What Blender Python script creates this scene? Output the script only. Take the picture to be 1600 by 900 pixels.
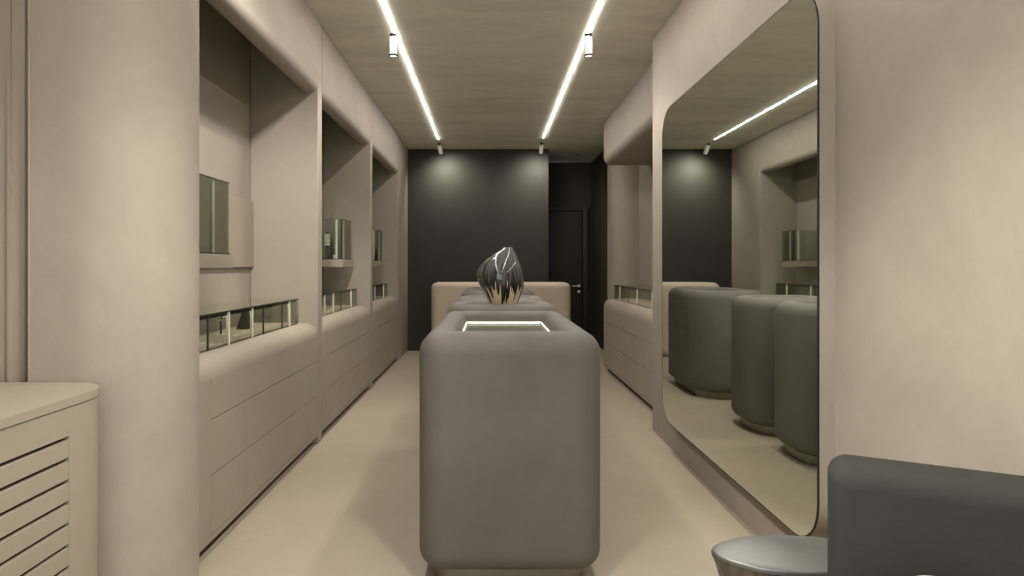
import bpy, bmesh, math, random
from mathutils import Vector, Matrix
random.seed(7)
PI = math.pi
for o in list(bpy.data.objects):
    bpy.data.objects.remove(o, do_unlink=True)
SC = bpy.context.scene
COL = SC.collection

# ------------------------------------------------------------------ camera, world, exposure
cam_d = bpy.data.cameras.new('camera')
cam_d.sensor_width = 36.0
cam_d.lens = 946.0 / 1600.0 * 36.0
cam_d.shift_x = 35.0 / 1600.0
cam_d.shift_y = -35.0 / 1600.0
cam_d.clip_start = 0.02
cam = bpy.data.objects.new('camera', cam_d)
COL.objects.link(cam)
cam.location = (0, 0, 1.2)
cam.rotation_euler = (PI / 2, 0, 0)
SC.camera = cam

world = bpy.data.worlds.new('daylight')
SC.world = world
world.use_nodes = True
bg = world.node_tree.nodes['Background']
bg.inputs['Color'].default_value = (1.0, 0.98, 0.95, 1)
SKY = 2.7
bg.inputs['Strength'].default_value = SKY

SC.view_settings.view_transform = 'Standard'
SC.view_settings.look = 'None'
SC.view_settings.gamma = 1.0
SC.view_settings.use_curve_mapping = False
SC.view_settings.exposure = 0.08
STRIP_POWER = 112.0
NEAR_L, NEAR_R, BAY, MID, FAR = 375.0, 275.0, 220.0, 50.0, 46.0     # spot energies; near and bay lamps are added ones
LAMP = (1.0, 0.965, 0.91)

# ------------------------------------------------------------------ helpers
def lin(r, g, b):
    def f(c):
        c /= 255.0
        return c / 12.92 if c <= 0.04045 else ((c + 0.055) / 1.055) ** 2.4
    return (f(r), f(g), f(b), 1.0)

def new_mat(name):
    m = bpy.data.materials.new(name)
    m.use_nodes = True
    nt = m.node_tree
    return m, nt, nt.nodes['Principled BSDF']

def plaster(name, col, rough=0.75, var=0.10, scale=1.6, stretch=(1, 1, 1), bump=0.05, spec=0.3, fine=14.0):
    """trowelled surface: two layers of soft mottling and a fine relief"""
    m, nt, p = new_mat(name)
    N, L = nt.nodes, nt.links
    tc = N.new('ShaderNodeTexCoord')
    mp = N.new('ShaderNodeMapping'); mp.inputs['Scale'].default_value = stretch
    L.new(tc.outputs['Object'], mp.inputs['Vector'])
    n1 = N.new('ShaderNodeTexNoise'); n1.inputs['Scale'].default_value = scale
    n1.inputs['Detail'].default_value = 5; n1.inputs['Roughness'].default_value = 0.6
    n1.inputs['Distortion'].default_value = 0.6
    n2 = N.new('ShaderNodeTexNoise'); n2.inputs['Scale'].default_value = fine
    n2.inputs['Detail'].default_value = 6; n2.inputs['Roughness'].default_value = 0.65
    L.new(mp.outputs[0], n1.inputs['Vector']); L.new(mp.outputs[0], n2.inputs['Vector'])
    mx = N.new('ShaderNodeMath'); mx.operation = 'MULTIPLY_ADD'
    L.new(n2.outputs['Fac'], mx.inputs[0]); mx.inputs[1].default_value = 0.35
    L.new(n1.outputs['Fac'], mx.inputs[2])
    rp = N.new('ShaderNodeValToRGB')
    rp.color_ramp.elements[0].position = 0.42; rp.color_ramp.elements[1].position = 0.92
    lo = tuple(c * (1 - var) for c in col[:3]) + (1,)
    hi = tuple(min(1, c * (1 + var)) for c in col[:3]) + (1,)
    rp.color_ramp.elements[0].color = lo; rp.color_ramp.elements[1].color = hi
    L.new(mx.outputs[0], rp.inputs[0]); L.new(rp.outputs[0], p.inputs['Base Color'])
    p.inputs['Roughness'].default_value = rough
    p.inputs['Specular IOR Level'].default_value = spec
    bp = N.new('ShaderNodeBump'); bp.inputs['Strength'].default_value = bump; bp.inputs['Distance'].default_value = 0.02
    L.new(n2.outputs['Fac'], bp.inputs['Height']); L.new(bp.outputs[0], p.inputs['Normal'])
    return m

def plain(name, col, rough=0.5, metal=0.0, spec=0.5, var=0.06, scale=20.0):
    m, nt, p = new_mat(name)
    N, L = nt.nodes, nt.links
    tc = N.new('ShaderNodeTexCoord')
    n1 = N.new('ShaderNodeTexNoise'); n1.inputs['Scale'].default_value = scale; n1.inputs['Detail'].default_value = 3
    L.new(tc.outputs['Object'], n1.inputs['Vector'])
    rp = N.new('ShaderNodeValToRGB')
    rp.color_ramp.elements[0].position = 0.3; rp.color_ramp.elements[1].position = 0.7
    rp.color_ramp.elements[0].color = tuple(c * (1 - var) for c in col[:3]) + (1,)
    rp.color_ramp.elements[1].color = tuple(min(1, c * (1 + var)) for c in col[:3]) + (1,)
    L.new(n1.outputs['Fac'], rp.inputs[0]); L.new(rp.outputs[0], p.inputs['Base Color'])
    p.inputs['Roughness'].default_value = rough
    p.inputs['Metallic'].default_value = metal
    p.inputs['Specular IOR Level'].default_value = spec
    return m

def emit(name, col, strength):
    m, nt, p = new_mat(name)
    p.inputs['Base Color'].default_value = col
    p.inputs['Emission Color'].default_value = col
    p.inputs['Emission Strength'].default_value = strength
    return m

def clear_glass(name, tint, base=0.06, edge=0.6):
    """thin pane: lets straight light through, tinted, with a mirror-like sheen that grows at a slant"""
    m = bpy.data.materials.new(name); m.use_nodes = True
    nt = m.node_tree; N, L = nt.nodes, nt.links
    N.remove(N['Principled BSDF'])
    out = N['Material Output']
    tr = N.new('ShaderNodeBsdfTransparent'); tr.inputs['Color'].default_value = tint
    gl = N.new('ShaderNodeBsdfGlossy'); gl.inputs['Roughness'].default_value = 0.03
    gl.inputs['Color'].default_value = (0.95, 0.97, 0.95, 1)
    lw = N.new('ShaderNodeLayerWeight'); lw.inputs['Blend'].default_value = 0.5
    pw = N.new('ShaderNodeMath'); pw.operation = 'POWER'; pw.inputs[1].default_value = 4.0
    L.new(lw.outputs['Facing'], pw.inputs[0])
    ma = N.new('ShaderNodeMath'); ma.operation = 'MULTIPLY_ADD'
    ma.inputs[1].default_value = edge; ma.inputs[2].default_value = base
    L.new(pw.outputs[0], ma.inputs[0])
    mix = N.new('ShaderNodeMixShader')
    L.new(ma.outputs[0], mix.inputs[0]); L.new(tr.outputs[0], mix.inputs[1]); L.new(gl.outputs[0], mix.inputs[2])
    L.new(mix.outputs[0], out.inputs['Surface'])
    return m

def origin_of(o):
    v = Vector((0, 0, 0))
    while o is not None:
        v += o.location; o = o.parent
    return v

def obj(name, bm, mat, parent=None, smooth=40, origin=None):
    """link a bmesh given in world coordinates as ONE mesh object (the origin is its parent's, or the given point)"""
    bmesh.ops.recalc_face_normals(bm, faces=bm.faces[:])
    org = origin_of(parent) if parent is not None else Vector(origin or (0, 0, 0))
    bmesh.ops.translate(bm, verts=bm.verts[:], vec=-org)
    me = bpy.data.meshes.new(name)
    bm.to_mesh(me); bm.free()
    me.materials.append(mat)
    if smooth:
        for p in me.polygons: p.use_smooth = True
        me.set_sharp_from_angle(angle=math.radians(smooth))
    o = bpy.data.objects.new(name, me)
    COL.objects.link(o)
    if parent is not None: o.parent = parent
    else: o.location = org
    return o

def tag(o, label, cat, group=None):
    o['label'] = label; o['category'] = cat
    if group: o['group'] = group
    return o

def thing(name, label, cat, loc, group=None):
    o = bpy.data.objects.new(name, None); COL.objects.link(o)
    o.location = loc; o.empty_display_size = 0.1
    return tag(o, label, cat, group)

def struct(o):
    o['kind'] = 'structure'
    return o

def add_box(bm, x0, x1, y0, y1, z0, z1, bevel=0.0, seg=2):
    b = bmesh.new()
    v = [b.verts.new(p) for p in [(x0, y0, z0), (x1, y0, z0), (x1, y1, z0), (x0, y1, z0), (x0, y0, z1), (x1, y0, z1), (x1, y1, z1), (x0, y1, z1)]]
    for f in [(0, 3, 2, 1), (4, 5, 6, 7), (0, 1, 5, 4), (1, 2, 6, 5), (2, 3, 7, 6), (3, 0, 4, 7)]:
        b.faces.new([v[i] for i in f])
    if bevel > 0:
        bmesh.ops.bevel(b, geom=b.edges[:], offset=bevel, segments=seg, profile=0.5, affect='EDGES')
    me = bpy.data.meshes.new('t'); b.to_mesh(me); b.free()
    bm.from_mesh(me); bpy.data.meshes.remove(me)
    return bm

def box(x0, x1, y0, y1, z0, z1, bevel=0.0, seg=2):
    return add_box(bmesh.new(), x0, x1, y0, y1, z0, z1, bevel, seg)

def prism(pts, a, b, axis):
    """closed outline of 2-D points pushed along an axis: 'y' takes (x,z), 'z' takes (x,y), 'x' takes (y,z)"""
    bm = bmesh.new()
    def P(p, t):
        if axis == 'y': return (p[0], t, p[1])
        if axis == 'z': return (p[0], p[1], t)
        return (t, p[0], p[1])
    A = [bm.verts.new(P(p, a)) for p in pts]; B = [bm.verts.new(P(p, b)) for p in pts]
    n = len(pts)
    for i in range(n):
        bm.faces.new((A[i], A[(i + 1) % n], B[(i + 1) % n], B[i]))
    bm.faces.new(A[::-1]); bm.faces.new(B)
    return bm

def arc(cx, cy, r, a0, a1, n=10):
    return [(cx + r * math.cos(math.radians(a0 + (a1 - a0) * i / n)), cy + r * math.sin(math.radians(a0 + (a1 - a0) * i / n))) for i in range(n + 1)]

def rrect(cx, cy, hx, hy, r, n=10):
    r = max(0.004, min(r, hx - 0.002, hy - 0.002))
    return (arc(cx + hx - r, cy + hy - r, r, 0, 90, n) + arc(cx - hx + r, cy + hy - r, r, 90, 180, n) +
            arc(cx - hx + r, cy - hy + r, r, 180, 270, n) + arc(cx + hx - r, cy - hy + r, r, 270, 360, n))

def loft(rings, cap0=True, cap1=True):
    bm = bmesh.new()
    R = [[bm.verts.new(p) for p in ring] for ring in rings]
    n = len(R[0])
    for a, b in zip(R[:-1], R[1:]):
        for i in range(n):
            bm.faces.new((a[i], a[(i + 1) % n], b[(i + 1) % n], b[i]))
    if cap0: bm.faces.new(R[0][::-1])
    if cap1: bm.faces.new(R[-1])
    return bm

def lathe(profile, cx, cy, n=28, cap0=True, cap1=True):
    return loft([[(cx + r * math.cos(2 * PI * i / n), cy + r * math.sin(2 * PI * i / n), z) for i in range(n)] for r, z in profile], cap0, cap1)

def frame(pts_out, pts_in, x0, x1):
    """flat ring between two (y,z) outlines with thickness in x"""
    bm = bmesh.new(); n = len(pts_out)
    a = [bm.verts.new((x0, *p)) for p in pts_out]; b = [bm.verts.new((x1, *p)) for p in pts_out]
    c = [bm.verts.new((x0, *p)) for p in pts_in]; d = [bm.verts.new((x1, *p)) for p in pts_in]
    for i in range(n):
        j = (i + 1) % n
        bm.faces.new((a[i], a[j], b[j], b[i])); bm.faces.new((c[i], d[i], d[j], c[j]))
        bm.faces.new((a[i], c[i], c[j], a[j])); bm.faces.new((b[i], b[j], d[j], d[i]))
    return bm

# ------------------------------------------------------------------ materials
M_WALL = plaster('warm_beige_plaster', lin(150, 141, 128), rough=0.7, var=0.10, scale=1.3, bump=0.04)
M_WALLR = plaster('trowelled_beige_plaster', lin(152, 143, 130), rough=0.65, var=0.11, scale=1.7, bump=0.06)
M_CEIL = plaster('grey_brown_ceiling_plaster', lin(212, 208, 194), rough=0.75, var=0.13, scale=1.6, stretch=(0.7, 2.4, 1), bump=0.05)
M_FLOOR = plaster('sand_microcement', lin(162, 150, 131), rough=0.42, var=0.08, scale=1.2, bump=0.02, spec=0.4)
M_DARK = plaster('dark_umber_plaster', lin(46, 44, 36), rough=0.7, var=0.12, scale=1.5, bump=0.04)
M_DOOR = plaster('blackened_door_paint', lin(42, 39, 34), rough=0.55, var=0.06, scale=2.0, bump=0.01)
M_CAB = plaster('beige_cabinet_lacquer', lin(148, 138, 123), rough=0.6, var=0.07, scale=2.0, bump=0.02)
M_COUNTER = plaster('grey_microcement', lin(104, 98, 92), rough=0.6, var=0.14, scale=2.6, bump=0.04, fine=10)
M_DESK = plaster('cream_microcement', lin(184, 171, 151), rough=0.6, var=0.07, scale=2.0, bump=0.03)
M_SHADOW = plain('recess_shade_tone', lin(38, 34, 30), rough=0.9)  # shade of toe recesses, slots and joint gap put into the colour
M_STEEL = plain('brushed_steel', lin(140, 136, 128), rough=0.28, metal=1.0)
M_NICKEL = plain('satin_nickel', lin(215, 210, 200), rough=0.35, metal=0.35)
M_WHITE = plain('white_metal_paint', lin(226, 220, 210), rough=0.4)
M_BLACK = plain('black_metal', lin(22, 20, 19), rough=0.5)
M_PALE = plain('polished_glass_edge', lin(225, 222, 210), rough=0.25)
M_SEAL = plain('dark_glass_seal', lin(45, 42, 37), rough=0.5)
M_DECK = plain('ivory_display_cloth', lin(205, 195, 178), rough=0.9)
M_IVORY = plain('ivory_block', lin(235, 230, 220), rough=0.6)
M_PEARL = plain('pearl', lin(240, 236, 226), rough=0.25)
M_BUST = plain('dark_brown_velvet', lin(48, 41, 36), rough=0.9)
M_FABRIC = plaster('charcoal_grey_upholstery', lin(50, 49, 45), rough=0.95, var=0.10, scale=3.0, bump=0.08, fine=60, spec=0.15)
M_CUSH = plain('pale_grey_wool', lin(175, 170, 160), rough=0.95)
M_GLASS = clear_glass('clear_case_glass', (0.93, 0.95, 0.92, 1))
M_SMOKE = clear_glass('smoked_case_glass', (0.70, 0.70, 0.65, 1), base=0.06, edge=0.4)
M_WINDOW = clear_glass('added_shopfront_glass', (0.95, 0.97, 0.96, 1))
M_STRIP = emit('light_strip_diffuser', LAMP + (1,), STRIP_POWER)
M_LED = emit('tray_led', (1.0, 0.92, 0.80, 1), 2.2)
M_CASE_LED = emit('case_led', (1.0, 0.94, 0.86, 1), 22.0)
M_LENS = emit('spot_lens', (1.0, 0.92, 0.82, 1), 3.0)

m, nt, p = new_mat('smoked_mirror')
p.inputs['Base Color'].default_value = (0.91, 0.95, 0.88, 1); p.inputs['Metallic'].default_value = 1.0
p.inputs['Roughness'].default_value = 0.015
M_MIRROR = m

# ------------------------------------------------------------------ room shell
ZC = 2.843
XL, XLB = -1.155, -1.61           # left cabinet face, niche back
XR = 1.19                         # mirror wall
YF, YB = -1.7, 8.54               # added shopfront, dark end wall

struct(obj('floor', box(-2.3, 2.6, YF - 0.2, 9.8, -0.1, 0.0), M_FLOOR))
struct(obj('ceiling', box(-2.3, 2.6, YF - 0.2, 9.8, ZC, ZC + 0.1), M_CEIL))
# unseen shopfront behind the camera, added to let daylight fill in
wf = struct(obj('wall_front', box(-2.2, 1.3, YF - 0.12, YF, 2.6, ZC), M_WALL))
obj('pier', box(-2.2, -1.75, YF - 0.12, YF, 0, 2.6), M_WALL, wf)
obj('pier', box(1.1, 1.3, YF - 0.12, YF, 0, 2.6), M_WALL, wf)
w1 = struct(obj('added_window_1', box(-1.74, 1.09, YF - 0.07, YF - 0.06, 0.06, 2.59), M_WINDOW, smooth=0))
for x in (-1.75, -0.35, 1.06):
    obj('window_frame', box(x, x + 0.04, YF - 0.09, YF - 0.04, 0.0, 2.6, 0.004), M_BLACK, w1)
# end wall, corridor, door
wb = struct(obj('wall_back', box(-2.2, 0.83, YB, YB + 0.14, 0, ZC), M_DARK))
obj('corridor_return', box(0.74, 0.83, YB + 0.14, 9.6, 0, ZC), M_DARK, wb)
obj('corridor_end', box(0.7, 2.1, 9.66, 9.76, 0, ZC), M_DARK, wb)
obj('corridor_side', box(1.62, 1.78, 7.965, 9.66, 0, ZC), M_DARK, wb)
d1 = struct(obj('door_1', box(0.87, 1.47, 9.60, 9.64, 0.01, 2.06, 0.003), M_DOOR))
obj('door_frame', box(1.48, 1.56, 9.57, 9.655, 0, 2.13, 0.004), M_DOOR, d1)
obj('door_frame', box(0.835, 0.865, 9.57, 9.655, 0, 2.13, 0.004), M_DOOR, d1)
obj('door_frame', box(0.866, 1.479, 9.57, 9.655, 2.065, 2.13, 0.004), M_DOOR, d1)
def rod(p0, p1, r, n=14):
    p0, p1 = Vector(p0), Vector(p1); d = (p1 - p0).normalized()
    u = d.orthogonal().normalized(); v = d.cross(u)
    return loft([[tuple(q + r * (math.cos(2 * PI * i / n) * u + math.sin(2 * PI * i / n) * v)) for i in range(n)] for q in (p0, p1)])
hz = 1.2 - 32 * 9.6 / 946
hb = rod((1.415, 9.60, hz), (1.415, 9.545, hz), 0.012)
for q in (rod((1.415, 9.60, hz), (1.415, 9.588, hz), 0.026), rod((1.425, 9.545, hz), (1.30, 9.545, hz), 0.009)):
    me = bpy.data.meshes.new('t'); q.to_mesh(me); hb.from_mesh(me); bpy.data.meshes.remove(me)
obj('door_handle', hb, M_NICKEL, d1)
obj('lock_rose', rod((1.415, 9.60, hz - 0.085), (1.415, 9.585, hz - 0.085), 0.024), M_NICKEL, d1)

# ---- right side: mirror wall, end of the right niche
wr = struct(obj('wall_right', box(XR, XR + 0.16, YF, 4.42, 0, ZC), M_WALLR))
obj('niche_back', box(1.85, 1.97, 4.3, 7.97, 0, ZC), M_WALL, wr)
obj('niche_near_side', box(XR + 0.16, 1.85, 4.3, 4.41, 0, ZC), M_WALL, wr)
obj('niche_far_side', prism([(1.85, 7.5)] + arc(1.80, 7.75, 0.25, 270, 180, 14) + [(1.55, 7.96), (1.85, 7.96)], 0, ZC, 'z'), M_WALL, wr)
RX = 1.32
rb = [(RX, ZC)] + arc(RX + 0.09, 2.36 + 0.09, 0.09, 180, 270, 10) + [(1.845, 2.36), (1.845, ZC)]
obj('bulkhead', prism(rb, 4.425, 7.0, 'y'), M_WALL, wr)

# ---- left side: near column, niche backs, piers and valances
wl = struct(obj('wall_left', box(XLB - 0.12, XLB, 2.38, YB, 0, ZC), M_WALL))
col_pts = [(-1.335, 1.76)] + arc(-1.225, 2.0, 0.24, 270, 430, 28) + [(-1.16, 2.375), (-1.6, 2.375), (-1.6, 2.0)]
obj('column', prism(col_pts, 0, ZC, 'z'), M_WALLR, wl)
BAYS = [(2.38, 4.075, 4.172), (4.178, 5.865, 5.967), (5.973, 7.64, YB)]
for y0, y1, y2 in BAYS:
    obj('pier', box(XLB, XL, y1, y2, 0, ZC, 0.004, 1), M_WALL, wl)
    v = [(XL, ZC)] + arc(XL - 0.062, 2.362 + 0.062, 0.062, 0, -180, 14) + [(XL - 0.124, ZC)]
    obj('valance', prism(v, y0, y1, 'y'), M_WALL, wl)
    obj('back_panel', box(XLB, XLB + 0.023, y0, y1 - 0.001, 1.19, 1.63, 0.002, 1), M_CAB, wl)
wn = struct(obj('wall_near_left', box(-2.2, -2.05, YF, 1.9, 0, ZC), M_WALLR))
t1 = struct(obj('trim_1', box(-2.05, -1.369, 1.78, 1.86, 0, ZC, 0.004, 1), M_CAB))
obj('bead', box(-1.412, -1.404, 1.772, 1.78, 0.0, ZC), M_CAB, t1)
obj('edge_strip', box(-1.3415, -1.3355, 1.757, 1.81, 0, ZC, 0.002, 1), M_CAB, t1)
obj('joint', box(-1.369, -1.3415, 1.81, 1.86, 0, ZC), M_SHADOW, t1)

# ------------------------------------------------------------------ ceiling lights
def strip(x, y1, label):
    t = thing('linear_ceiling_light', label, 'light strip', (x, 3.0, ZC), 'ceiling light strips')
    obj('channel', box(x - 0.010, x + 0.010, YF + 0.15, y1, ZC - 0.002, ZC), M_WHITE, t, smooth=0)
    obj('diffuser', box(x - 0.0075, x + 0.0075, YF + 0.155, y1 - 0.005, ZC - 0.0045, ZC - 0.002), M_STRIP, t, smooth=0)
strip(-0.665, 7.87, 'long glowing linear ceiling light on the left, above the three display bays')
strip(0.692, 7.80, 'long glowing linear ceiling light on the right, on the mirror side')

def spotlight(x, y, d, energy, label, ztop=ZC - 0.012, cone=140, soft=0.05):
    t = thing('ceiling_spotlight', label, 'spotlight', (x, y, ZC), 'white cylinder spotlights')
    d = Vector(d).normalized(); top = Vector((x, y, ztop - 0.015)); n = 24
    u = d.orthogonal().normalized(); v = d.cross(u)
    def rings(prof, caps=True):
        return loft([[tuple(top + d * s + r * (math.cos(2 * PI * i / n) * u + math.sin(2 * PI * i / n) * v)) for i in range(n)] for r, s in prof], caps, caps)
    obj('stem', rod((x, y, ZC - 0.003), tuple(top + d * 0.01), 0.009), M_BLACK, t)
    obj('swivel_plate', rod((x, y, ZC - 0.008), (x, y, ZC - 0.014), 0.026), M_BLACK, t)
    h = obj('housing', rings([(0.022, 0.0), (0.027, 0.004), (0.029, 0.012), (0.029, 0.128), (0.027, 0.130), (0.025, 0.122)]), M_WHITE, t)
    obj('rim', rings([(0.0292, 0.126), (0.031, 0.127), (0.031, 0.139), (0.0275, 0.139), (0.0275, 0.131)], False), M_BLACK, t)
    obj('lens', rings([(0.027, 0.1305), (0.027, 0.132)]), M_LENS, t)
    ld = bpy.data.lights.new('spot_beam', 'SPOT'); ld.energy = energy; ld.color = LAMP
    ld.spot_size = math.radians(cone); ld.spot_blend = 1.0; ld.shadow_soft_size = soft
    lo = bpy.data.objects.new('spot_beam', ld); COL.objects.link(lo); lo.parent = t
    lo.location = top + d * 0.145 - t.location
    lo.rotation_euler = d.to_track_quat('-Z', 'Y').to_euler()
spotlight(-0.680, 4.28, (0.0, 0.0, -1), MID, 'upright white cylinder spotlight on the left ceiling strip, nearer the camera')
spotlight(0.698, 4.28, (0.02, 0.0, -1), MID, 'upright white cylinder spotlight on the right ceiling strip, nearer the camera')
spotlight(-0.678, 8.12, (0.22, 0.75, -1), FAR, 'tilted white spotlight at the far end of the left ceiling strip', cone=150)
spotlight(0.696, 8.08, (-0.05, 0.75, -1), FAR, 'tilted white spotlight at the far end of the right ceiling strip', cone=150)
spotlight(-0.680, 0.72, (1.87, 0.75, -2.55), NEAR_L, 'added unseen white spotlight on the left ceiling strip above the camera, turned to the right wall', cone=55, soft=0.15)  # added lamp out of view, brightens the right wall
spotlight(0.698, 0.72, (-1.76, 1.12, -2.3), NEAR_R, 'added unseen white spotlight on the right ceiling strip above the camera, turned to the left column', cone=56, soft=0.15)  # added lamp out of view, lights the column from the right
spotlight(-0.680, 1.90, (-0.74, 2.18, -1.55), BAY, 'added unseen white spotlight on the left ceiling strip above the front counter, turned to the nearest bay', cone=52, soft=0.03)  # added lamp out of view, for the side wall of the nearest bay
dl = thing('recessed_downlight', 'tiny recessed downlight in the dark ceiling in front of the door', 'downlight', (1.27, 8.93, ZC))
obj('trim_ring', lathe([(0.035, ZC - 0.004), (0.048, ZC - 0.004), (0.048, ZC)], 1.27, 8.93, 20), M_STEEL, dl)
obj('lamp_face', lathe([(0.028, ZC - 0.007), (0.028, ZC - 0.005)], 1.27, 8.93, 20), M_PALE, dl)

# ------------------------------------------------------------------ drawer cabinets
ZT = 0.82
def cabinet(y0, y1, side, label):
    """side -1: left run; +1: right run. Face plane, bullnose top edge, recessed plinth, three drawer fronts"""
    if side < 0: X = lambda d: XL - d
    else: X = lambda d: RX + d
    depth = 0.45
    t = thing('drawer_cabinet', label, 'cabinet', (X(depth / 2), (y0 + y1) / 2, 0), 'built-in drawer cabinets')
    r = 0.095
    prof = [(X(0.010), 0.055), (X(0.010), ZT - r - 0.0005)] + [(X(r - r * math.cos(a)), ZT - r + r * math.sin(a)) for a in [PI / 2 * i / 12 for i in range(13)]] + [(X(depth), ZT), (X(depth), 0.055)]
    obj('body', prism(prof, y0 + 0.003, y1 - 0.003, 'y'), M_CAB, t)
    a, b = sorted((X(0.07), X(depth)))
    obj('plinth', box(a, b, y0 + 0.003, y1 - 0.003, 0.0, 0.055), M_SHADOW, t, smooth=0)
    a, b = sorted((X(0.0), X(0.010)))
    ya, yb, zt = y0 + 0.13, y1 - 0.055, ZT - r - 0.0005
    obj('stile', box(a, b, y0 + 0.003, ya - 0.002, 0.055, zt), M_CAB, t, smooth=0)
    obj('stile', box(a, b, yb + 0.002, y1 - 0.003, 0.055, zt), M_CAB, t, smooth=0)
    obj('bottom_rail', box(a, b, ya - 0.002, yb + 0.002, 0.055, 0.079), M_CAB, t, smooth=0)
    for z0, z1 in ((0.082, 0.3265), (0.3305, 0.5585), (0.5625, zt)):
        obj('drawer_front', box(a, b, ya, yb, z0, z1), M_CAB, t, smooth=0)
    return t
cabinet(*BAYS[0][:2], -1, 'large beige drawer cabinet at the left, nearest the camera, below the longest glass case')
cabinet(*BAYS[1][:2], -1, 'beige drawer cabinet in the middle of the three left-hand bays')
cabinet(*BAYS[2][:2], -1, 'farthest beige drawer cabinet on the left, next to the dark end wall')
cabinet(4.425, 7.0, 1, 'beige drawer cabinet on the right, beyond the mirror')

# ------------------------------------------------------------------ glass cases
G = 0.006
def panes(t, x0, x1, y0, y1, z0, z1, front):
    """five panes of a box; front is the x of the pane that faces the room"""
    back = x0 if front == x1 else x1
    s = 1 if front > back else -1
    def xs(a, b): return (min(a, b), max(a, b))
    obj('front_pane', box(*xs(front, front - s * G), y0, y1, z0, z1 - G), M_SMOKE, t, smooth=0)
    obj('side_pane', box(*xs(front - s * G, back), y0, y0 + G, z0, z1 - G), M_GLASS, t, smooth=0)
    obj('side_pane', box(*xs(front - s * G, back), y1 - G, y1, z0, z1 - G), M_GLASS, t, smooth=0)
    obj('top_pane', box(*xs(front, back), y0, y1, z1 - G, z1), M_GLASS, t, smooth=0)
    obj('top_edge', box(*xs(front + s * 0.0005, front + s * 0.0035), y0, y1, z1 - G, z1), M_SEAL, t, smooth=0)

def low_case(side, y0, y1, pale, dark, label):
    if side < 0: xf, xb, s = -1.25, -1.54, 1
    else: xf, xb, s = 1.42, 1.71, -1
    t = thing('glass_showcase', label, 'glass case', ((xf + xb) / 2, (y0 + y1) / 2, ZT), 'low glass showcases on the cabinets')
    a, b = sorted((xf - s * G, xb))
    obj('display_deck', box(a, b, y0 + G, y1 - G, ZT, ZT + 0.008), M_DECK, t, smooth=0)
    panes(t, min(xf, xb), max(xf, xb), y0, y1, ZT, 0.985, xf)
    rb_ = box(*sorted((xf - s * 0.009, xf - s * 0.018)), y0 + 0.01, y1 - 0.01, 0.971, 0.9785)
    add_box(rb_, *sorted((xf - s * (G + 0.0005), xf - s * 0.009)), y0 + 0.01, y1 - 0.01, 0.962, 0.9785)
    rail = obj('light_rail', rb_, M_SEAL, t, smooth=0)
    obj('led_strip', box(*sorted((xf - s * 0.0095, xf - s * 0.017)), y0 + 0.015, y1 - 0.015, 0.9695, 0.971), M_CASE_LED, rail, smooth=0)
    for y in pale:
        obj('glass_joint', box(*sorted((xf + s * 0.001, xf - s * 0.012)), y - 0.0065, y + 0.0065, ZT, 0.978), M_PALE, t, smooth=0)
    for y in dark:
        obj('glass_seal', box(*sorted((xf + s * 0.001, xf - s * 0.005)), y - 0.004, y + 0.004, ZT, 0.978), M_SEAL, t, smooth=0)
    return t
low_case(-1, 2.44, 3.95, (2.906, 3.196, 3.79), (2.69, 3.35, 3.65), 'long low glass showcase on the nearest left cabinet')
low_case(-1, 4.30, 5.71, (4.60, 4.86, 5.48), (5.1,), 'low glass showcase on the middle left cabinet')
low_case(-1, 6.10, 7.42, (6.45, 6.62, 7.16), (6.54,), 'low glass showcase on the farthest left cabinet')
low_case(1, 4.70, 6.90, (5.30, 5.84, 6.62), (6.2,), 'low glass showcase on the right cabinet beyond the mirror')

def wall_case(y0, y1, label, pale):
    t = thing('wall_display_case', label, 'glass case', (-1.44, (y0 + y1) / 2, 1.187), 'glass cases on wall shelves')
    xb, xf = XLB + 0.0235, -1.30
    obj('shelf_base', box(xb, xf, y0, y1, 1.187, 1.255, 0.002, 1), M_CAB, t)
    obj('shelf_inlay', box(xb + 0.01, xf - 0.006, y0 + 0.004, y1 - 0.03, 1.255, 1.262), M_SEAL, t, smooth=0)
    panes(t, xb, xf - 0.01, y0 + 0.006, y1 - 0.035, 1.262, 1.616, xf - 0.01)
    for x, y in pale:
        obj('glass_joint', box(x - 0.008, x + 0.008, y - 0.008, y + 0.008, 1.262, 1.61), M_PALE, t, smooth=0)
    obj('corner_seal', box(xf - 0.022, xf - 0.012, y0 + 0.013, y0 + 0.020, 1.262, 1.61), M_SEAL, t, smooth=0)
wall_case(2.56, 3.075, 'tall glass case on the wall shelf of the nearest left bay', [(-1.32, 2.88)])
wall_case(5.36, 5.76, 'tall glass case on the wall shelf of the middle left bay', [(-1.36, 5.38), (-1.318, 5.46)])
wall_case(7.08, 7.42, 'tall glass case on the wall shelf of the farthest left bay', [(-1.36, 7.1), (-1.318, 7.2)])

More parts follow.
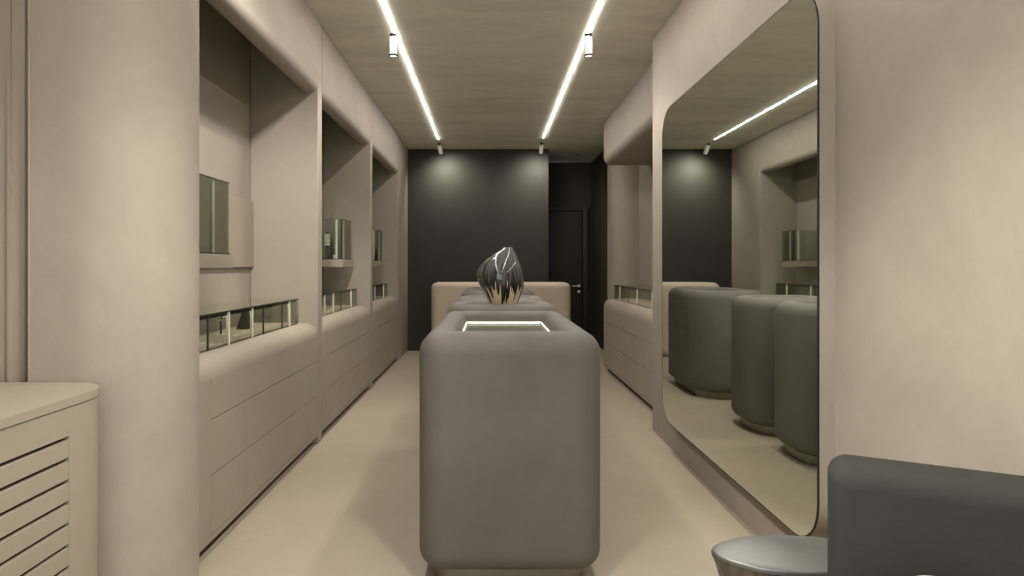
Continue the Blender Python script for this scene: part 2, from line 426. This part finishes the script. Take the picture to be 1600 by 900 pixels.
# ------------------------------------------------------------------ counters
def counter(name, label, cat, cx, y0, y1, W, H, rp, re=0.08, mat=M_COUNTER, led=True, seg=10, tray=0.066, z0=0.055, group=None, drawers=False):
    cy, hx, hy = (y0 + y1) / 2, W / 2, (y1 - y0) / 2
    t = thing(name, label, cat, (cx, cy, 0), group)
    prof = [(0.16, z0), (re, z0)]
    prof += [(re - re * math.sin(a), z0 + re - re * math.cos(a)) for a in [PI / 2 * i / 8 for i in range(1, 9)]]
    prof += [(0.0, H - re)]
    prof += [(re - re * math.cos(a), H - re + re * math.sin(a)) for a in [PI / 2 * i / 10 for i in range(1, 11)]]
    q = 0.05                                                    # rounded inner lip of the tray
    prof += [(re + 0.01 + q * math.sin(a), H - q + q * math.cos(a)) for a in [PI / 2 * i / 8 for i in range(0, 9)]]
    prof += [(re + 0.012 + q, H - tray)]
    rings = [[(x, y, z) for x, y in rrect(cx, cy, hx - d, hy - d, max(rp - d, 0.03 if d < 0.1 else 0.012), seg)] for d, z in prof]
    obj('body', loft(rings), mat, t, smooth=50)
    d = re + 0.012 + q
    if led:
        o = rrect(cx, cy, hx - d - 0.0005, hy - d - 0.0005, 0.011, 4); i_ = rrect(cx, cy, hx - d - 0.005, hy - d - 0.005, 0.010, 4)
        bm = bmesh.new(); n = len(o); zz = H - tray + 0.0115
        A = [bm.verts.new((*p, zz)) for p in o]; B = [bm.verts.new((*p, zz)) for p in i_]
        C_ = [bm.verts.new((*p, zz - 0.005)) for p in o]; D = [bm.verts.new((*p, zz - 0.005)) for p in i_]
        for k in range(n):
            j = (k + 1) % n
            bm.faces.new((A[k], A[j], B[j], B[k])); bm.faces.new((C_[k], D[k], D[j], C_[j]))
            bm.faces.new((A[k], C_[k], C_[j], A[j])); bm.faces.new((B[k], B[j], D[j], D[k]))
        obj('led_line', bm, M_LED, t, smooth=0)
        obj('tray_glass', box(cx - hx + d + 0.013, cx + hx - d - 0.013, y0 + d + 0.013, y1 - d - 0.013, H - tray + 0.001, H - tray + 0.006), M_GLASS, t, smooth=0)
    pl = [[(x, y, z) for x, y in rrect(cx, cy, hx - 0.06, hy - 0.06, max(rp - 0.04, 0.04), seg)] for z in (0.0, z0 + 0.01)]
    obj('plinth', loft(pl), M_STEEL, t)
    if drawers:
        for za, zb in ((0.10, 0.36), (0.366, 0.61), (0.616, 0.83)):
            obj('drawer_front', box(cx + hx - 0.004, cx + hx + 0.004, y0 + rp + 0.01, y1 - rp - 0.01, za, zb, 0.002, 1), mat, t)
    return t
CX = 0.077
counter('display_counter', 'large grey plastered counter in the middle, nearest the camera, with a lit tray top', 'counter', CX, 2.22, 3.42, 0.69, 0.95, 0.10, group='grey plastered counters')
counter('display_pedestal', 'grey rounded pedestal carrying the black and gold vase', 'pedestal', CX, 3.50, 4.09, 0.69, 0.972, 0.24, led=False, tray=0.052, group='grey plastered counters')
counter('display_pedestal', 'grey rounded pedestal just behind the one with the vase', 'pedestal', CX, 4.20, 4.80, 0.69, 0.972, 0.24, led=True, group='grey plastered counters')
counter('display_counter', 'grey counter with drawers and cut corners, in front of the cream desk', 'counter', CX, 5.36, 6.42, 0.69, 0.975, 0.20, led=True, seg=1, group='grey plastered counters', drawers=True)
counter('reception_desk', 'wide cream plastered desk in front of the dark end wall', 'desk', 0.15, 7.90, 8.40, 1.84, 0.975, 0.10, re=0.07, mat=M_DESK, led=False, z0=0.02)

# ------------------------------------------------------------------ vase
def vase():
    cx, cy, z0 = 0.085, 3.74, 0.972 - 0.052 + 0.001
    s = 3.74 / 946.0
    lv = [(474, 771, 804), (466, 766.5, 808), (458, 761.5, 812), (450, 757, 816.5), (442, 752, 819.5), (434, 747.5, 819.5), (426, 745.5, 818), (418, 747, 816.5), (411, 752, 814.5), (403, 760, 811), (397, 769.5, 808), (392, 779, 804.5), (388, 784.5, 801.5), (385, 786, 800.5)]
    zb = 1.2 - (474 - 415) * s
    n = 64; rings = []
    for k, (py, l, r) in enumerate(lv):
        z = z0 + (1.2 - (py - 415) * s - zb) * (1.2 - (385 - 415) * s - z0) / (1.2 - (385 - 415) * s - zb)
        mx = ((l + r) / 2 - 765) * s; rad = (r - l) / 2 * s
        f = k / (len(lv) - 1)
        ring = []
        for i in range(n):
            a = 2 * PI * i / n
            sw = 1 + 0.07 * math.sin(PI * f) * (0.5 + 0.5 * math.cos(a - 1.2 - 3.0 * f)) ** 2 - 0.03 * math.sin(PI * f)
            ring.append((mx + rad * sw * math.cos(a), cy + rad * sw * math.sin(a), z))
        rings.append(ring)
    t = thing('ceramic_vase', 'black glazed vase with gold and cream drips on the pedestal behind the front counter', 'vase', (cx, cy, z0))
    m, nt, p = new_mat('dripping_black_glaze')
    N, L = nt.nodes, nt.links
    tc = N.new('ShaderNodeTexCoord'); sp = N.new('ShaderNodeSeparateXYZ'); L.new(tc.outputs['Object'], sp.inputs[0])
    at = N.new('ShaderNodeMath'); at.operation = 'ARCTAN2'; L.new(sp.outputs['Y'], at.inputs[0]); L.new(sp.outputs['X'], at.inputs[1])
    cb = N.new('ShaderNodeCombineXYZ'); L.new(at.outputs[0], cb.inputs['X'])
    zz = N.new('ShaderNodeMath'); zz.operation = 'MULTIPLY'; zz.inputs[1].default_value = 0.6; L.new(sp.outputs['Z'], zz.inputs[0]); L.new(zz.outputs[0], cb.inputs['Y'])
    no = N.new('ShaderNodeTexNoise'); no.inputs['Scale'].default_value = 7.5; no.inputs['Detail'].default_value = 2.5; L.new(cb.outputs[0], no.inputs['Vector'])
    # height of the glaze edge around the body
    ma = N.new('ShaderNodeMath'); ma.operation = 'MULTIPLY_ADD'; L.new(no.outputs['Fac'], ma.inputs[0]); ma.inputs[1].default_value = 0.62; ma.inputs[2].default_value = -0.22
    df = N.new('ShaderNodeMath'); df.operation = 'SUBTRACT'; L.new(sp.outputs['Z'], df.inputs[0]); L.new(ma.outputs[0], df.inputs[1])
    rp = N.new('ShaderNodeValToRGB'); L.new(df.outputs[0], rp.inputs[0])
    e = rp.color_ramp.elements
    e[0].position = 0.0; e[0].color = lin(226, 208, 172)
    e[1].position = 0.012; e[1].color = lin(60, 44, 26)
    x = rp.color_ramp.elements.new(0.03); x.color = lin(24, 21, 19)
    x = rp.color_ramp.elements.new(0.10); x.color = lin(40, 38, 36)
    x = rp.color_ramp.elements.new(0.20); x.color = lin(92, 91, 88)  # upper grey is reflected light put into the glaze colour
    L.new(rp.outputs[0], p.inputs['Base Color'])
    p.inputs['Roughness'].default_value = 0.12; p.inputs['Metallic'].default_value = 0.08
    p.inputs['Coat Weight'].default_value = 0.6; p.inputs['Coat Roughness'].default_value = 0.05
    bm = loft(rings)
    b = obj('body', bm, m, t, smooth=80)
    sub = b.modifiers.new('round', 'SUBSURF'); sub.levels = 1; sub.render_levels = 2
    tx = (793 - 765) * s; tz = 1.2 - (385 - 415) * s
    obj('neck_ring', lathe([(0.020, tz - 0.004), (0.027, tz - 0.002), (0.028, tz + 0.003), (0.022, tz + 0.004), (0.018, tz - 0.002)], tx, cy, 24), M_BLACK, t)
vase()

# ------------------------------------------------------------------ wall mirror
my0, my1, mz0, mz1 = 2.084, 3.965, 0.205, 2.20
mt = thing('wall_mirror', 'tall smoked mirror with rounded corners on the right wall', 'mirror', (XR, (my0 + my1) / 2, mz0))
def mo(ins, r): return rrect((my0 + my1) / 2, (mz0 + mz1) / 2, (my1 - my0) / 2 - ins, (mz1 - mz0) / 2 - ins, r, 14)
obj('backing_board', prism(mo(0.0, 0.17), 1.1355, XR, 'x'), M_WALLR, mt)
obj('mirror_glass', prism(mo(0.005, 0.165), 1.130, 1.135, 'x'), M_MIRROR, mt, smooth=30)
obj('edge_trim', frame(mo(0.0, 0.17), mo(0.0045, 0.1655), 1.1295, 1.1353), M_BLACK, mt)

# ------------------------------------------------------------------ slatted cabinet at the lower left
def slatted():
    XF, Y0, Y1, H = -1.075, 0.55, 1.750, 0.863
    t = thing('slatted_cabinet', 'beige cabinet with horizontal slots and a rounded corner at the lower left', 'cabinet', (-1.5, (Y0 + Y1) / 2, 0))
    def plan(o, r): return [(-2.04, Y0)] + [(XF + o, Y0)] + arc(XF + o - r, Y1 - r + o * 0.3, r, 0, 90, 12) + [(-2.04, Y1 + o * 0.3)]
    obj('worktop', prism(plan(0.004, 0.13), H - 0.022, H, 'z'), M_CAB, t)
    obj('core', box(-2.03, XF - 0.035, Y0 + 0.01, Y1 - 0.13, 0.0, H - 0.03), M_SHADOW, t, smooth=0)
    ys = 1.548
    obj('end_stile', prism([(XF, ys)] + arc(XF - 0.126, Y1 - 0.126, 0.126, 0, 90, 12) + [(-2.04, Y1), (-2.04, Y1 - 0.02), (XF - 0.126, Y1 - 0.02), (XF - 0.03, Y1 - 0.12), (XF - 0.03, ys)], 0, H - 0.0235, 'z'), M_CAB, t)
    obj('top_rail', box(XF - 0.03, XF, Y0, ys, 0.765, H - 0.0235), M_CAB, t, smooth=0)
    z = 0.755
    while z > 0.06:
        obj('slat', box(XF - 0.03, XF, Y0, ys, max(0.0, z - 0.0455), z, 0.0015, 1), M_CAB, t)
        z -= 0.0551
    obj('bottom_rail', box(XF - 0.03, XF, Y0, ys, 0.0, z - 0.004 if z > 0.01 else 0.004), M_CAB, t, smooth=0)
slatted()

# ------------------------------------------------------------------ armchair, cushion, metal side table
def chair():
    org = Vector((0.621, 1.105, 0)); ang = math.radians(-27)
    t = thing('armchair', 'charcoal grey upholstered chair with a tall block back in the lower right corner', 'chair', (0.85, 0.85, 0))
    R = Matrix.Rotation(ang, 4, 'Z')
    def put(bm):
        bmesh.ops.transform(bm, matrix=Matrix.Translation(org) @ R, verts=bm.verts[:]); return bm
    L_ = 0.56
    def slab(x0, x1, y0, y1, z0, z1, r):
        prof = [(r - r * math.cos(a), r - r * math.sin(a)) for a in [PI / 2 * i / 8 for i in range(9)]]   # (inset from side grows, drop)
        rings = [[(x, y, z0) for x, y in rrect((x0 + x1) / 2, (y0 + y1) / 2, (x1 - x0) / 2, (y1 - y0) / 2, r, 8)]]
        for ins, drop in [(r - r * math.cos(a), r * (1 - math.sin(a))) for a in [PI / 2 * i / 8 for i in range(9)]]:
            rings.append([(x, y, z1 - drop) for x, y in rrect((x0 + x1) / 2, (y0 + y1) / 2, (x1 - x0) / 2 - ins, (y1 - y0) / 2 - ins, max(r - ins, 0.006), 8)])
        return loft(rings)
    obj('backrest', put(slab(0, L_, 0.0, 0.13, 0.10, 0.833, 0.036)), M_FABRIC, t, smooth=60)
    obj('seat', put(slab(0, L_, -0.50, -0.002, 0.10, 0.4735, 0.05)), M_FABRIC, t, smooth=60)
    for x in (0.06, L_ - 0.06):
        for y in (-0.44, 0.07):
            obj('leg', put(lathe([(0.02, 0.0), (0.026, 0.10)], x, y, 14)), M_BLACK, t)
chair()
cu = bmesh.new(); bmesh.ops.create_uvsphere(cu, u_segments=32, v_segments=20, radius=0.12)
bmesh.ops.translate(cu, verts=cu.verts[:], vec=(0.700, 0.92, 0.474 + 0.1205))
tag(obj('ball_cushion', cu, M_CUSH, smooth=180, origin=(0.700, 0.92, 0.474)), 'pale grey ball cushion resting on the charcoal chair seat', 'cushion')

def side_table():
    zt = 0.42; cx, cy = 0.815, 1.66
    t = thing('side_table', 'hammered silver metal side table with a flat top beside the charcoal chair', 'side table', (cx, cy, 0))
    k = 1.66 / 946 * (1.2 - zt) / 0.75
    m, nt, p = new_mat('hammered_aluminium'); N, L = nt.nodes, nt.links
    p.inputs['Metallic'].default_value = 1.0; p.inputs['Base Color'].default_value = lin(112, 110, 105); p.inputs['Roughness'].default_value = 0.25
    tc = N.new('ShaderNodeTexCoord'); vo = N.new('ShaderNodeTexNoise'); vo.inputs['Scale'].default_value = 26; vo.inputs['Detail'].default_value = 3
    L.new(tc.outputs['Object'], vo.inputs['Vector'])
    bp = N.new('ShaderNodeBump'); bp.inputs['Strength'].default_value = 0.7; bp.inputs['Distance'].default_value = 0.02
    L.new(vo.outputs['Fac'], bp.inputs['Height']); L.new(bp.outputs[0], p.inputs['Normal'])
    m2 = plain('satin_aluminium', lin(132, 132, 130), rough=0.5, metal=0.85, var=0.05, scale=6)
    # outline of the flat top, in metres about its middle: blunt point at one end, faceted long sides
    top = [(-0.206, 0.004), (-0.198, -0.030), (-0.178, -0.056), (-0.122, -0.098), (-0.06, -0.116), (0.0, -0.122), (0.07, -0.116), (0.14, -0.092), (0.19, -0.045),
           (0.200, 0.0), (0.185, 0.05), (0.13, 0.082), (0.04, 0.094), (-0.05, 0.092), (-0.11, 0.076), (-0.165, 0.048), (-0.195, 0.024)]
    def ring(sc, z, dx=0.0, lift=0.0): return [(cx + dx + x * sc, cy + y * sc, z) for x, y in top]
    obj('base', loft([ring(0.62, 0.0), ring(0.60, 0.06), ring(0.66, 0.18), ring(0.82, 0.30), ring(0.95, 0.385), ring(0.995, zt - 0.014)]), m, t, smooth=35)
    obj('top', loft([ring(0.99, zt - 0.0135), ring(1.0, zt - 0.008), ring(1.0, zt - 0.003), ring(0.985, zt)]), m2, t, smooth=50)
side_table()

# ------------------------------------------------------------------ jewellery in the cases
ZD = ZT + 0.0085; ZS = 1.2625
def block(x, y, z, sx, sy, sz, mat, label, cat='display block', name='display_block'):
    return tag(obj(name, box(x - sx / 2, x + sx / 2, y - sy / 2, y + sy / 2, z, z + sz, 0.002, 1), mat, origin=(x, y, z)), label, cat)
def bust(x, y, z, h, r, label):
    return tag(obj('necklace_stand', lathe([(r, z), (r * 0.95, z + 0.01), (r * 0.55, z + h * 0.5), (r * 0.22, z + h * 0.92), (r * 0.08, z + h)], x, y, 18), M_BUST, origin=(x, y, z)), label, 'stand')
def ball(bm, x, y, z, r):
    bmesh.ops.create_icosphere(bm, subdivisions=1, radius=r, matrix=Matrix.Translation((x, y, z)))
def ring_torus(R, r, x, y, z, n=20, k=8):
    bm = bmesh.new(); V = [[bm.verts.new((x + (R + r * math.cos(2 * PI * j / k)) * math.cos(2 * PI * i / n), y + (R + r * math.cos(2 * PI * j / k)) * math.sin(2 * PI * i / n), z + r * math.sin(2 * PI * j / k))) for j in range(k)] for i in range(n)]
    for i in range(n):
        for j in range(k):
            bm.faces.new((V[i][j], V[(i + 1) % n][j], V[(i + 1) % n][(j + 1) % k], V[i][(j + 1) % k]))
    return bm
# nearest showcase
block(-1.32, 2.975, ZD, 0.045, 0.045, 0.034, M_IVORY, 'small ivory block under the black jewellery tree in the nearest low showcase')
jt = thing('jewellery_tree', 'thin black jewellery tree with pearl drops in the nearest low showcase', 'jewellery stand', (-1.32, 2.975, ZD + 0.0345))
zb = ZD + 0.0345
obj('stem', rod((-1.32, 2.975, zb), (-1.32, 2.975, zb + 0.085), 0.004), M_BLACK, jt)
obj('branch', rod((-1.32, 2.93, zb + 0.076), (-1.32, 3.03, zb + 0.082), 0.0025), M_BLACK, jt)
for q in range(7):
    bm = bmesh.new(); ball(bm, -1.317, 2.93 + q * 0.0165, zb + 0.074 + 0.012 * math.sin(q * 1.7), 0.004)
    obj('pearl', bm, M_PEARL, jt)
block(-1.34, 2.77, ZD, 0.07, 0.10, 0.016, M_IVORY, 'flat ivory slab at the near end of the nearest low showcase')
block(-1.285, 2.80, ZD, 0.025, 0.07, 0.006, M_IVORY, 'narrow ivory strip by the front pane of the nearest low showcase')
bust(-1.44, 3.57, ZD, 0.13, 0.05, 'dark cone-shaped necklace stand in the nearest low showcase')
def trinket(x, y, z, label, n=10, sp=0.03):
    t = thing('pearl_brooch', label, 'brooch', (x, y, z))
    for q in range(n):
        a = q * 2.4; rr = sp * math.sqrt((q + 0.5) / n)
        bm = bmesh.new(); ball(bm, x + rr * math.cos(a), y + 1.6 * rr * math.sin(a), z + 0.0045, 0.0045)
        obj('pearl', bm, M_PEARL, t)
trinket(-1.30, 2.71, ZD, 'pearl brooch next to the flat ivory slab in the nearest low showcase')
trinket(-1.33, 3.20, ZD, 'pearl brooch midway between jewellery tree and cone stand in the nearest low showcase')
trinket(-1.36, 3.32, ZD, 'pearl brooch closest to the dark cone stand in the nearest low showcase', 8)
# wall cases
block(-1.40, 2.80, ZS, 0.10, 0.12, 0.016, M_IVORY, 'flat ivory tray in the wall case of the nearest left bay', 'tray', 'display_tray')
trinket(-1.39, 2.79, ZS + 0.0165, 'pearl brooch on the ivory tray of the nearest wall case', 9, 0.018)
bs = thing('bracelet_stand', 'stack of white bracelets on a grey post in the middle wall case', 'bracelet stand', (-1.466, 5.46, ZS))
obj('post', lathe([(0.022, ZS), (0.022, ZS + 0.006), (0.013, ZS + 0.012), (0.013, ZS + 0.235), (0.006, ZS + 0.24)], -1.466, 5.46, 14), M_SEAL, bs)
for q in range(6):
    obj('bracelet', ring_torus(0.020, 0.008, -1.466, 5.46, ZS + 0.125 + q * 0.018), M_PEARL, bs)
bust(-1.435, 5.50, ZS, 0.20, 0.026, 'slim dark cone necklace stand in the middle wall case')
block(-1.395, 5.44, ZS, 0.018, 0.02, 0.036, M_IVORY, 'small ivory block at the foot of the slim cone in the middle wall case')
block(-1.345, 5.60, ZS, 0.032, 0.05, 0.044, M_BUST, 'small dark cube in the front corner of the middle wall case')
bust(-1.36, 7.26, ZS, 0.16, 0.02, 'slim dark cone necklace stand in the farthest wall case')
trinket(-1.34, 5.20, ZD, 'pearl brooch lying in the middle low showcase', 10, 0.03)
trinket(-1.34, 4.75, ZD, 'pearl brooch at the near end of the middle low showcase', 10, 0.03)
